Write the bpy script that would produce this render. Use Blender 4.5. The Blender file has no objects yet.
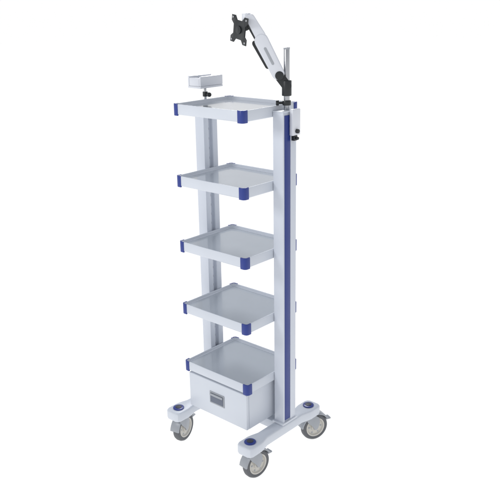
import bpy, bmesh, math
from mathutils import Vector, Matrix
sc=bpy.context.scene
# ------------------------------------------------------------ materials
def mat(name,col,rough=.4,metal=0,coat=0,var=.012,bump=0.0,scale=6,rv=.04):
    m=bpy.data.materials.new(name); m.use_nodes=True
    nt=m.node_tree; N=nt.nodes; L=nt.links; b=N['Principled BSDF']
    tc=N.new('ShaderNodeTexCoord'); no=N.new('ShaderNodeTexNoise')
    no.inputs['Scale'].default_value=scale; no.inputs['Detail'].default_value=5
    L.new(tc.outputs['Object'],no.inputs['Vector'])
    mr=N.new('ShaderNodeMapRange'); mr.inputs['To Min'].default_value=1-var; mr.inputs['To Max'].default_value=1+var
    mr.inputs['From Min'].default_value=.3; mr.inputs['From Max'].default_value=.7
    L.new(no.outputs['Fac'],mr.inputs['Value'])
    vm=N.new('ShaderNodeVectorMath'); vm.operation='SCALE'; vm.inputs[0].default_value=col[:3]
    L.new(mr.outputs['Result'],vm.inputs['Scale']); L.new(vm.outputs['Vector'],b.inputs['Base Color'])
    m2=N.new('ShaderNodeMapRange'); m2.inputs['From Min'].default_value=.3; m2.inputs['From Max'].default_value=.7
    m2.inputs['To Min'].default_value=max(.02,rough-rv); m2.inputs['To Max'].default_value=rough+rv
    n2=N.new('ShaderNodeTexNoise'); n2.inputs['Scale'].default_value=7; L.new(tc.outputs['Object'],n2.inputs['Vector'])
    L.new(n2.outputs['Fac'],m2.inputs['Value']); L.new(m2.outputs['Result'],b.inputs['Roughness'])
    b.inputs['Metallic'].default_value=metal; b.inputs['Coat Weight'].default_value=coat
    b.inputs['Coat Roughness'].default_value=.08
    if bump:
        n3=N.new('ShaderNodeTexNoise'); n3.inputs['Scale'].default_value=500; L.new(tc.outputs['Object'],n3.inputs['Vector'])
        bp=N.new('ShaderNodeBump'); bp.inputs['Strength'].default_value=bump; bp.inputs['Distance'].default_value=.0006
        L.new(n3.outputs['Fac'],bp.inputs['Height']); L.new(bp.outputs['Normal'],b.inputs['Normal'])
    return m
WHITE=mat('white_powder_coat',(.645,.68,.74),.36,bump=.1)
TRAY=mat('tray_enamel',(.43,.465,.51),.13,coat=.5,rv=.02)
COLW=mat('column_powder_coat',(.63,.665,.735),.36,bump=.1)
BLUE=mat('blue_plastic',(.014,.036,.24),.33)
STRIPE=mat('blue_strip',(.015,.036,.22),.4)
STEEL=mat('steel',(.42,.43,.45),.28,metal=1)
BLACK=mat('black_plastic',(.012,.015,.017),.4)
GREY=mat('grey_rubber',(.12,.125,.135),.6)
HUB=mat('caster_hub_plastic',(.60,.58,.53),.4)
HOOD=mat('caster_hood_plastic',(.36,.38,.41),.35)
ARMW=mat('arm_white_plastic',(.70,.72,.77),.3)
DARK=mat('dark_recess',(.04,.045,.06),.5)
SLOT=mat('slot_shadow',(.16,.17,.20),.5)
LABEL=mat('label_grey',(.13,.15,.20),.4)
# ------------------------------------------------------------ builder
class B:
    def __init__(s): s.bm=bmesh.new(); s.mats=[]
    def mi(s,m):
        if m not in s.mats: s.mats.append(m)
        return s.mats.index(m)
    def add(s,t,m,M=None,bev=0,seg=2,ang=30):
        if bev>0:
            bmesh.ops.recalc_face_normals(t,faces=t.faces)
            es=[e for e in t.edges if len(e.link_faces)==2 and e.calc_face_angle(0)>math.radians(ang)]
            bmesh.ops.bevel(t,geom=es,offset=bev,segments=seg,profile=.5,affect='EDGES',clamp_overlap=True)
        if M is not None: t.transform(M)
        bmesh.ops.recalc_face_normals(t,faces=t.faces)
        i=s.mi(m)
        for f in t.faces: f.material_index=i
        me=bpy.data.meshes.new('t'); t.to_mesh(me); t.free(); s.bm.from_mesh(me); bpy.data.meshes.remove(me)
        return s
    def box(s,x,y,z,m,bev=.002,seg=2,M=None):
        t=bmesh.new(); bmesh.ops.create_cube(t,size=1)
        for v in t.verts:
            v.co=Vector(((x[0]+x[1])/2+v.co.x*(x[1]-x[0]),(y[0]+y[1])/2+v.co.y*(y[1]-y[0]),(z[0]+z[1])/2+v.co.z*(z[1]-z[0])))
        return s.add(t,m,M,bev,seg)
    def cyl(s,p0,p1,r0,m,r1=None,bev=.001,n=32,M=None):
        p0=Vector(p0);p1=Vector(p1);d=p1-p0
        t=bmesh.new(); bmesh.ops.create_cone(t,cap_ends=True,segments=n,radius1=r0,radius2=r0 if r1 is None else r1,depth=d.length)
        R=d.to_track_quat('Z','Y').to_matrix().to_4x4()
        M2=Matrix.Translation((p0+p1)/2)@R
        if M is not None: M2=M@M2
        return s.add(t,m,M2,bev,2,40)
    def prism(s,pts,z0,z1,m,bev=.002,M=None,seg=2,ang=30):
        t=bmesh.new(); a=[t.verts.new((p[0],p[1],z0)) for p in pts]; c=[t.verts.new((p[0],p[1],z1)) for p in pts]
        n=len(pts); t.faces.new(a[::-1]); t.faces.new(c)
        for i in range(n): t.faces.new((a[i],a[(i+1)%n],c[(i+1)%n],c[i]))
        return s.add(t,m,M,bev,seg,ang)
    def lathe(s,prof,m,M=None,n=48,closed=True):
        t=bmesh.new(); rings=[]
        for k in range(n):
            a=2*math.pi*k/n
            rings.append([t.verts.new((r*math.cos(a),r*math.sin(a),z)) for r,z in prof])
        L=len(prof)
        for k in range(n):
            A=rings[k];C=rings[(k+1)%n]
            for i in range(L if closed else L-1):
                t.faces.new((A[i],C[i],C[(i+1)%L],A[(i+1)%L]))
        bmesh.ops.remove_doubles(t,verts=t.verts,dist=1e-6)
        return s.add(t,m,M)
    def obj(s,name,parent=None,label=None,loc=None):
        me=bpy.data.meshes.new(name); s.bm.to_mesh(me); s.bm.free()
        for m in s.mats: me.materials.append(m)
        for p in me.polygons: p.use_smooth=True
        me.set_sharp_from_angle(angle=math.radians(35))
        o=bpy.data.objects.new(name,me); sc.collection.objects.link(o)
        if parent: o.parent=parent
        if loc: o.location=loc
        if label: o['label']=label
        return o
def empty(name,parent=None,loc=(0,0,0)):
    o=bpy.data.objects.new(name,None); sc.collection.objects.link(o); o.location=loc; o.empty_display_size=.05
    if parent: o.parent=parent
    return o
def rrect(x0,x1,y0,y1,r,n=5):
    P=[]
    for cx,cy,a0 in ((x1-r,y1-r,0),(x0+r,y1-r,90),(x0+r,y0+r,180),(x1-r,y0+r,270)):
        for i in range(n+1):
            a=math.radians(a0+90*i/n); P.append((cx+r*math.cos(a),cy+r*math.sin(a)))
    return P
# ------------------------------------------------------------ setting
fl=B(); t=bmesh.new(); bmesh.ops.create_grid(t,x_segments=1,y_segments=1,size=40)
FM=bpy.data.materials.new('self_lit_white_floor'); FM.use_nodes=True
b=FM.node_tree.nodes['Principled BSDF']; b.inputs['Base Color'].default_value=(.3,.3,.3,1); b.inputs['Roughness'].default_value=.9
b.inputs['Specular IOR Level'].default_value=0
b.inputs['Emission Color'].default_value=(1,1,1,1); b.inputs['Emission Strength'].default_value=.88  # floor glows by itself, washing its shadows out to white
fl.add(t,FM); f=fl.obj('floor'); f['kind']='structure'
# ------------------------------------------------------------ cart
cart=empty('equipment_trolley')
cart['label']='tall white medical equipment trolley with five blue-cornered shelves on casters'
cart['category']='medical cart'
W=.45; YS0,YS1=-.185,.207; CY0,CY1=.018,.116; CW=.064; HX=W/2; TOP=1.84
def column(side):
    x0=HX+.003; x1=HX+CW; g=.006
    ym=(CY0+CY1)/2
    P=[(x0,CY0),(x1,CY0),(x1,CY0+.010),(x1-g,CY0+.010),(x1-g,CY0+.056),(x1,CY0+.056),(x1,CY1),(x0,CY1),
       (x0,ym+.014),(x0+.018,ym+.014),(x0+.018,ym-.014),(x0,ym-.014)]
    P=[(side*a,c) for a,c in P]
    c=B(); c.prism(P,.205,TOP-.006,COLW,bev=.0018)
    c.box(sorted((side*(x0-.001),side*(x1+.001))),(CY0-.001,CY1+.001),(TOP-.006,TOP),WHITE,.002)
    c.box(sorted((side*(x0-.006),side*(x1+.006))),(CY0-.012,CY1+.012),(.2135,.226),WHITE,.003)
    z=.5
    while z<1.80:
        c.box(sorted((side*(x0+.0165),side*(x0+.0185))),(ym-.003,ym+.003),(z,z+.012),SLOT,0)
        z+=.05
    o=c.obj('column',cart)
    s=B(); s.box(sorted((side*(x1-g+.0005),side*(x1-.001))),(CY0+.0115,CY0+.0545),(.235,TOP-.02),STRIPE,.001)
    s.obj('trim_strip',o)
    return o
colR=column(1); colL=column(-1)
# shelves
HS=[1.860,1.509,1.170,.831,.502]
RH=.050
def shelf():
    s=B(); t=bmesh.new()
    w=.006; dep=.015
    loops=[(.02,-RH+.004),(.004,-RH),(0,-RH+.004),(0,-.003),(.0015,0),(w-.0015,0),(w,-.003),(w+.001,-dep+.004),(w+.005,-dep)]
    rings=[[t.verts.new((a,b_,z)) for a,b_ in rrect(-HX+i,HX-i,YS0+i,YS1-i,.012,4)] for i,z in loops]
    n=len(rings[0])
    for A,C in zip(rings,rings[1:]):
        for i in range(n): t.faces.new((A[i],A[(i+1)%n],C[(i+1)%n],C[i]))
    t.faces.new(rings[0]); t.faces.new(rings[-1])
    s.add(t,WHITE)
    s.bm.faces.ensure_lookup_table()
    k=s.mi(TRAY)
    for f_ in s.bm.faces:
        if len(f_.verts)>8 and abs(f_.calc_center_median().z+dep)<1e-3: f_.material_index=k
    return s
def cap():
    c=B(); L=.031; th=.003; r=.014
    def path(off):
        P=[(-L,off)]
        for i in range(7):
            a=math.radians(90-90*i/6); P.append((-r+ (r+off)*math.cos(a),-r+(r+off)*math.sin(a)))
        P.append((off,-L)); return P
    out=path(th); inn=path(-.0045)
    c.prism(out+inn[::-1],-RH-.005,.0025,BLUE,bev=.0018,seg=2,ang=40)
    return c
sm=None
for z in HS:
    if sm is None:
        o=shelf().obj('shelf',cart,loc=(0,0,z)); sm=o.data
        cp=cap().obj('corner_cap',o); cm=cp.data; bpy.data.objects.remove(cp)
    else:
        o=bpy.data.objects.new('shelf',sm); sc.collection.objects.link(o); o.parent=cart; o.location=(0,0,z)
    for k,(x,y) in enumerate(((HX,YS1),(-HX,YS1),(-HX,YS0),(HX,YS0))):
        c=bpy.data.objects.new('corner_cap',cm); sc.collection.objects.link(c); c.parent=o
        c.location=(x,y,0); c.rotation_euler=(0,0,math.radians(90*k))
# drawer unit
dr=B()
dr.box((-.205,.205),(-.155,.165),(.236,.448),WHITE,.003)
dro=dr.obj('drawer_cabinet',cart)
df=B(); df.box((-.207,.207),(-.176,-.157),(.238,.437),WHITE,.004,3)
dfo=df.obj('drawer_front',dro)
h=B()
hz=.345
h.box((-.052,.052),(-.1795,-.1765),(hz-.034,hz+.034),HOOD,.001)
h.box((-.045,.045),(-.1815,-.180),(hz-.026,hz+.026),LABEL,.0005)
h.box((-.045,.045),(-.188,-.1818),(hz+.014,hz+.026),HOOD,.002)
h.obj('handle',dfo)
# base legs
XA=.262; YF=-.215; YB=.264
def leg(side):
    cx=side*XA
    hw,pw=.034,.050
    y0,y1=YF-.055,YB+.055
    half=[(pw*.55,y0),(pw*.85,y0+.008),(pw,y0+.025),(pw,y0+.085),(pw*.93,y0+.105),(hw,y0+.15),(hw,y1-.15),(pw*.93,y1-.105),(pw,y1-.085),(pw,y1-.025),(pw*.85,y1-.008),(pw*.55,y1)]
    P=[(cx+a,c) for a,c in half]+[(cx-a,c) for a,c in half[::-1]]
    l=B(); l.prism(P,.158,.213,WHITE,bev=.009,seg=3,ang=60)
    o=l.obj('base_leg',cart)
    for y in (YF,YB):
        c=B(); c.cyl((cx,y,.2125),(cx,y,.220),.030,BLUE,bev=.003); c.cyl((cx,y,.2195),(cx,y,.2225),.017,DARK,bev=.001)
        c.obj('bolt_cover',o)
    return o
leg(1); leg(-1)
cb=B(); cb.box((-XA+.034,XA-.034),(.02,.11),(.158,.208),WHITE,.004); cb.obj('crossbar',cart)
# casters
R=.078
def caster(x,y,rot):
    e=empty('caster',cart,(x,y,0)); e.rotation_euler=(0,0,math.radians(rot))
    ty=.036; k_=R/.068
    A=Matrix.Translation((0,ty,R))@Matrix.Rotation(math.radians(90),4,'Y')@Matrix.Diagonal((k_,k_,1.2,1))
    t_=B()
    t_.lathe([(.048,-.014),(.058,-.017),(.0645,-.014),(.068,-.006),(.068,.006),(.0645,.014),(.058,.017),(.048,.014)],GREY,A,n=64)
    t_.obj('tyre',e)
    r_=B()
    r_.lathe([(.0,-.010),(.012,-.018),(.020,-.018),(.023,-.010),(.039,-.009),(.043,-.015),(.0485,-.0155),(.0485,.0155),(.043,.015),(.039,.009),(.023,.010),(.020,.018),(.012,.018),(0,.010)],HUB,A,n=64,closed=False)
    for q in range(6):
        a=math.radians(60*q)
        c_,s_=math.cos(a),math.sin(a)
        r_.cyl((-.0125,ty+.036*c_,R+.036*s_),(.0125,ty+.036*c_,R+.036*s_),.005,HOOD,bev=0)
    r_.cyl((-.026,ty,R),(.026,ty,R),.009,STEEL)
    r_.obj('rim',e)
    f_=B()
    M=Matrix(((0,0,1,0),(1,0,0,0),(0,1,0,0),(0,0,0,1)))
    for sx in (-1,1):
        P=[(-.032,.154),(.030,.157),(.056,.136),(.060,.107),(.050,.076),(.040,.064),(.028,.066),(.016,.088),(-.014,.120)]
        f_.prism(P,*sorted((sx*.0225,sx*.0275)),HOOD,bev=.0015,M=M)
    n=14; out=[];inn=[]
    for i in range(n+1):
        a=math.radians(172-140*i/n)
        out.append((ty+.0885*math.cos(a),R+min(.0865*math.sin(a),.0795))); inn.append((ty+.0805*math.cos(a),R+.0788*math.sin(a)))
    f_.prism(out+inn[::-1],-.027,.027,HOOD,bev=.0003,M=M)
    f_.cyl((0,0,.148),(0,0,.159),.026,HOOD)
    f_.box((-.018,.018),(ty+.064,ty+.098),(.106,.115),HOOD,.003)
    f_.obj('fork',e)
    return e
caster(XA,YF,-8); caster(-XA,YF,12); caster(XA,YB,-24); caster(-XA,YB,20)
# ------------------------------------------------------------ instrument holder on the far column
PX,PY=-.257,.066
ih=empty('instrument_holder',cart,(PX,PY,0))
p=B(); p.cyl((0,0,TOP),(0,0,1.922),.0065,STEEL); p.cyl((0,0,1.84),(0,0,1.852),.016,WHITE); p.obj('rod',ih)
k=B(); k.cyl((0,0,1.868),(0,0,1.892),.013,BLACK); k.cyl((.010,0,1.88),(.034,-.008,1.88),.006,BLACK); k.cyl((.03,-.007,1.88),(.042,-.011,1.88),.011,BLACK,bev=.002); k.obj('clamp_knob',ih)
hb=B()
hb.box((-.05,.04),(-.070,.088),(1.914,1.924),ARMW,.002)
hb.box((.030,.040),(-.070,.088),(1.9245,1.972),ARMW,.003)
hb.box((-.05,-.040),(-.070,.088),(1.9245,1.972),ARMW,.003)
hb.box((-.0395,.0295),(-.070,-.060),(1.9245,1.965),ARMW,.003)
hb.box((-.0395,.0295),(.005,.015),(1.9245,1.965),ARMW,.003)
hb.obj('holder_bracket',ih)
# ------------------------------------------------------------ monitor arm on the near column
e=Vector((-.7426,-.6697,0)); Z=Vector((0,0,1)); n_=e.cross(Z)
ax,ay=.262,.078
ma=empty('monitor_arm',cart,(ax,ay,0))
p=B(); p.cyl((0,0,TOP-.02),(0,0,2.117),.0135,STEEL,bev=.002); p.cyl((0,0,2.112),(0,0,2.121),.0145,HOOD); p.obj('pole',ma)
k=B(); k.cyl((0,0,1.905),(0,0,1.975),.0225,BLACK,bev=.003); k.cyl((0,0,1.862),(0,0,1.884),.020,BLACK,bev=.002)
k.cyl(e*.015+Z*1.873,e*.04+Z*1.873,.006,BLACK); k.cyl(e*.036+Z*1.873,e*.05+Z*1.873,.012,BLACK,bev=.002)
k.obj('pole_collar',ma)
LM=Matrix(((e.x,0,n_.x,0),(e.y,0,n_.y,0),(0,1,0,0),(0,0,0,1)))
def capsule(p0,r0,p1,r1,n=10):
    p0=Vector(p0);p1=Vector(p1);d=(p1-p0); L=d.length; a0=math.atan2(d.y,d.x); ph=math.acos((r0-r1)/L)
    P=[]
    for i in range(n+1):
        a=a0+ph+(2*math.pi-2*ph)*i/n; P.append((p0.x+r0*math.cos(a),p0.y+r0*math.sin(a)))
    for i in range(n+1):
        a=a0-ph+2*ph*i/n; P.append((p1.x+r1*math.cos(a),p1.y+r1*math.sin(a)))
    return P
k=B()
k.prism(capsule((0,1.950),.022,(.034,1.995),.022),-.016,.016,BLACK,bev=.003,M=LM)
k.cyl((.034,1.998,-.029),(.034,1.998,.029),.020,BLACK,bev=.003,M=LM)
k.obj('arm_joint',ma)
k=B()
k.prism(capsule((.040,2.008),.029,(.114,2.152),.032),-.025,.025,ARMW,bev=.007,M=LM,seg=3)
k.prism(capsule((.086,2.042),.014,(.142,2.140),.014),-.019,.019,BLACK,bev=.003,M=LM)
k.prism(capsule((.118,2.150),.020,(.176,2.243),.015),-.018,.018,BLACK,bev=.003,M=LM)
k.prism(capsule((.118,2.172),.024,(.162,2.248),.020),-.022,.022,ARMW,bev=.005,M=LM,seg=3)
k.prism(capsule((.064,2.052),.006,(.098,2.118),.006),-.0262,-.0245,HOOD,bev=.0005,M=LM)
k.obj('arm_shell',ma)
k=B()
k.cyl((.180,2.232,0),(.180,2.272,0),.020,ARMW,bev=.004,M=LM)
k.cyl((.180,2.205,0),(.180,2.232,0),.014,BLACK,M=LM)
k.prism(capsule((.180,2.212),.015,(.205,2.202),.013),-.012,.012,BLACK,bev=.002,M=LM)
k.obj('tilt_head',ma)
nrm=(e*.80-n_*.60).normalized(); up=Z; rt=up.cross(nrm).normalized()
T=Matrix.Rotation(math.radians(-10),4,nrm)
rt=(T@rt); up=nrm.cross(rt)
pc=e*.213+Z*2.200
PM=Matrix(((rt.x,up.x,nrm.x,pc.x),(rt.y,up.y,nrm.y,pc.y),(rt.z,up.z,nrm.z,pc.z),(0,0,0,1)))
k=B(); s=.060
P=[]
for q in range(4):
    a=math.radians(90*q); ca,sa=math.cos(a),math.sin(a)
    for u,v in ((.042,-.020),(.042,.020),(s,.034),(s,s),(.034,s),(.020,.042)):
        P.append((u*ca-v*sa,u*sa+v*ca))
k.prism(P,-.002,.002,BLACK,bev=.0008,M=PM)
k.box((-.030,.030),(-.030,.030),(-.016,-.0018),BLACK,.003,M=PM)
k.cyl((0,0,.0018),(0,0,.007),.018,BLACK,M=PM)
for sx in (-1,1):
    for sy in (-1,1):
        k.cyl((sx*.049,sy*.049,.0018),(sx*.049,sy*.049,.004),.005,STEEL,M=PM)
k.obj('mounting_plate',ma)
k=B()
k.box((HX+CW-ax+.0005,HX+CW-ax+.022),(CY0+.045-ay,CY1+.004-ay),(1.725,1.846),ARMW,.004)
k.cyl((.048,.012,1.745),(.062,.012,1.745),.010,BLACK,bev=.002)
k.cyl((.048,.012,1.712),(.060,.012,1.712),.007,BLACK,bev=.002)
k.box((.028,.046),(0,.024),(1.700,1.7245),BLACK,.002)
k.obj('clamp_bracket',ma)
# ------------------------------------------------------------ light: white world, greyed overhead to add contrast
w=bpy.data.worlds.new('World'); sc.world=w; w.use_nodes=True
nt=w.node_tree; bg=nt.nodes['Background']; bg.inputs['Strength'].default_value=1.0
tc=nt.nodes.new('ShaderNodeTexCoord'); sp=nt.nodes.new('ShaderNodeSeparateXYZ'); rp=nt.nodes.new('ShaderNodeValToRGB')
nt.links.new(tc.outputs['Generated'],sp.inputs[0]); nt.links.new(sp.outputs['Z'],rp.inputs[0]); nt.links.new(rp.outputs['Color'],bg.inputs['Color'])
E=rp.color_ramp.elements; E[0].position=.04; E[0].color=(1,1,1,1); E[1].position=.40; E[1].color=(.50,.52,.56,1)
def area(loc,tgt,size,en,col=(1,1,1)):
    l=bpy.data.lights.new('lamp','AREA'); l.energy=en; l.size=size; l.color=col
    o=bpy.data.objects.new('lamp',l); sc.collection.objects.link(o); o.location=loc
    o.rotation_euler=(Vector(tgt)-Vector(loc)).to_track_quat('-Z','Y').to_euler()
area((-1.0,-3.4,3.0),(0,0,.9),.9,38)
area((-1.9,2.1,3.3),(0,0,1.0),.8,50)
# ------------------------------------------------------------ camera
yaw,pitch,roll=[math.radians(a) for a in (42.043,-18.213,-.94)]
d=Vector((-math.sin(yaw)*math.cos(pitch),math.cos(yaw)*math.cos(pitch),math.sin(pitch)))
r=Vector((math.cos(yaw),math.sin(yaw),0)); u=r.cross(d)
r2=r*math.cos(roll)+u*math.sin(roll); u2=-r*math.sin(roll)+u*math.cos(roll)
o=Vector((0,0,1.121))+r*.066-d*3.86
cam=bpy.data.cameras.new('camera'); co=bpy.data.objects.new('camera',cam); sc.collection.objects.link(co)
co.matrix_world=Matrix(((r2.x,u2.x,-d.x,o.x),(r2.y,u2.y,-d.y,o.y),(r2.z,u2.z,-d.z,o.z),(0,0,0,1)))
cam.sensor_width=36; cam.lens=36*760.3/500; cam.clip_end=200
sc.camera=co
sc.view_settings.view_transform='Standard'; sc.view_settings.look='None'; sc.view_settings.exposure=0
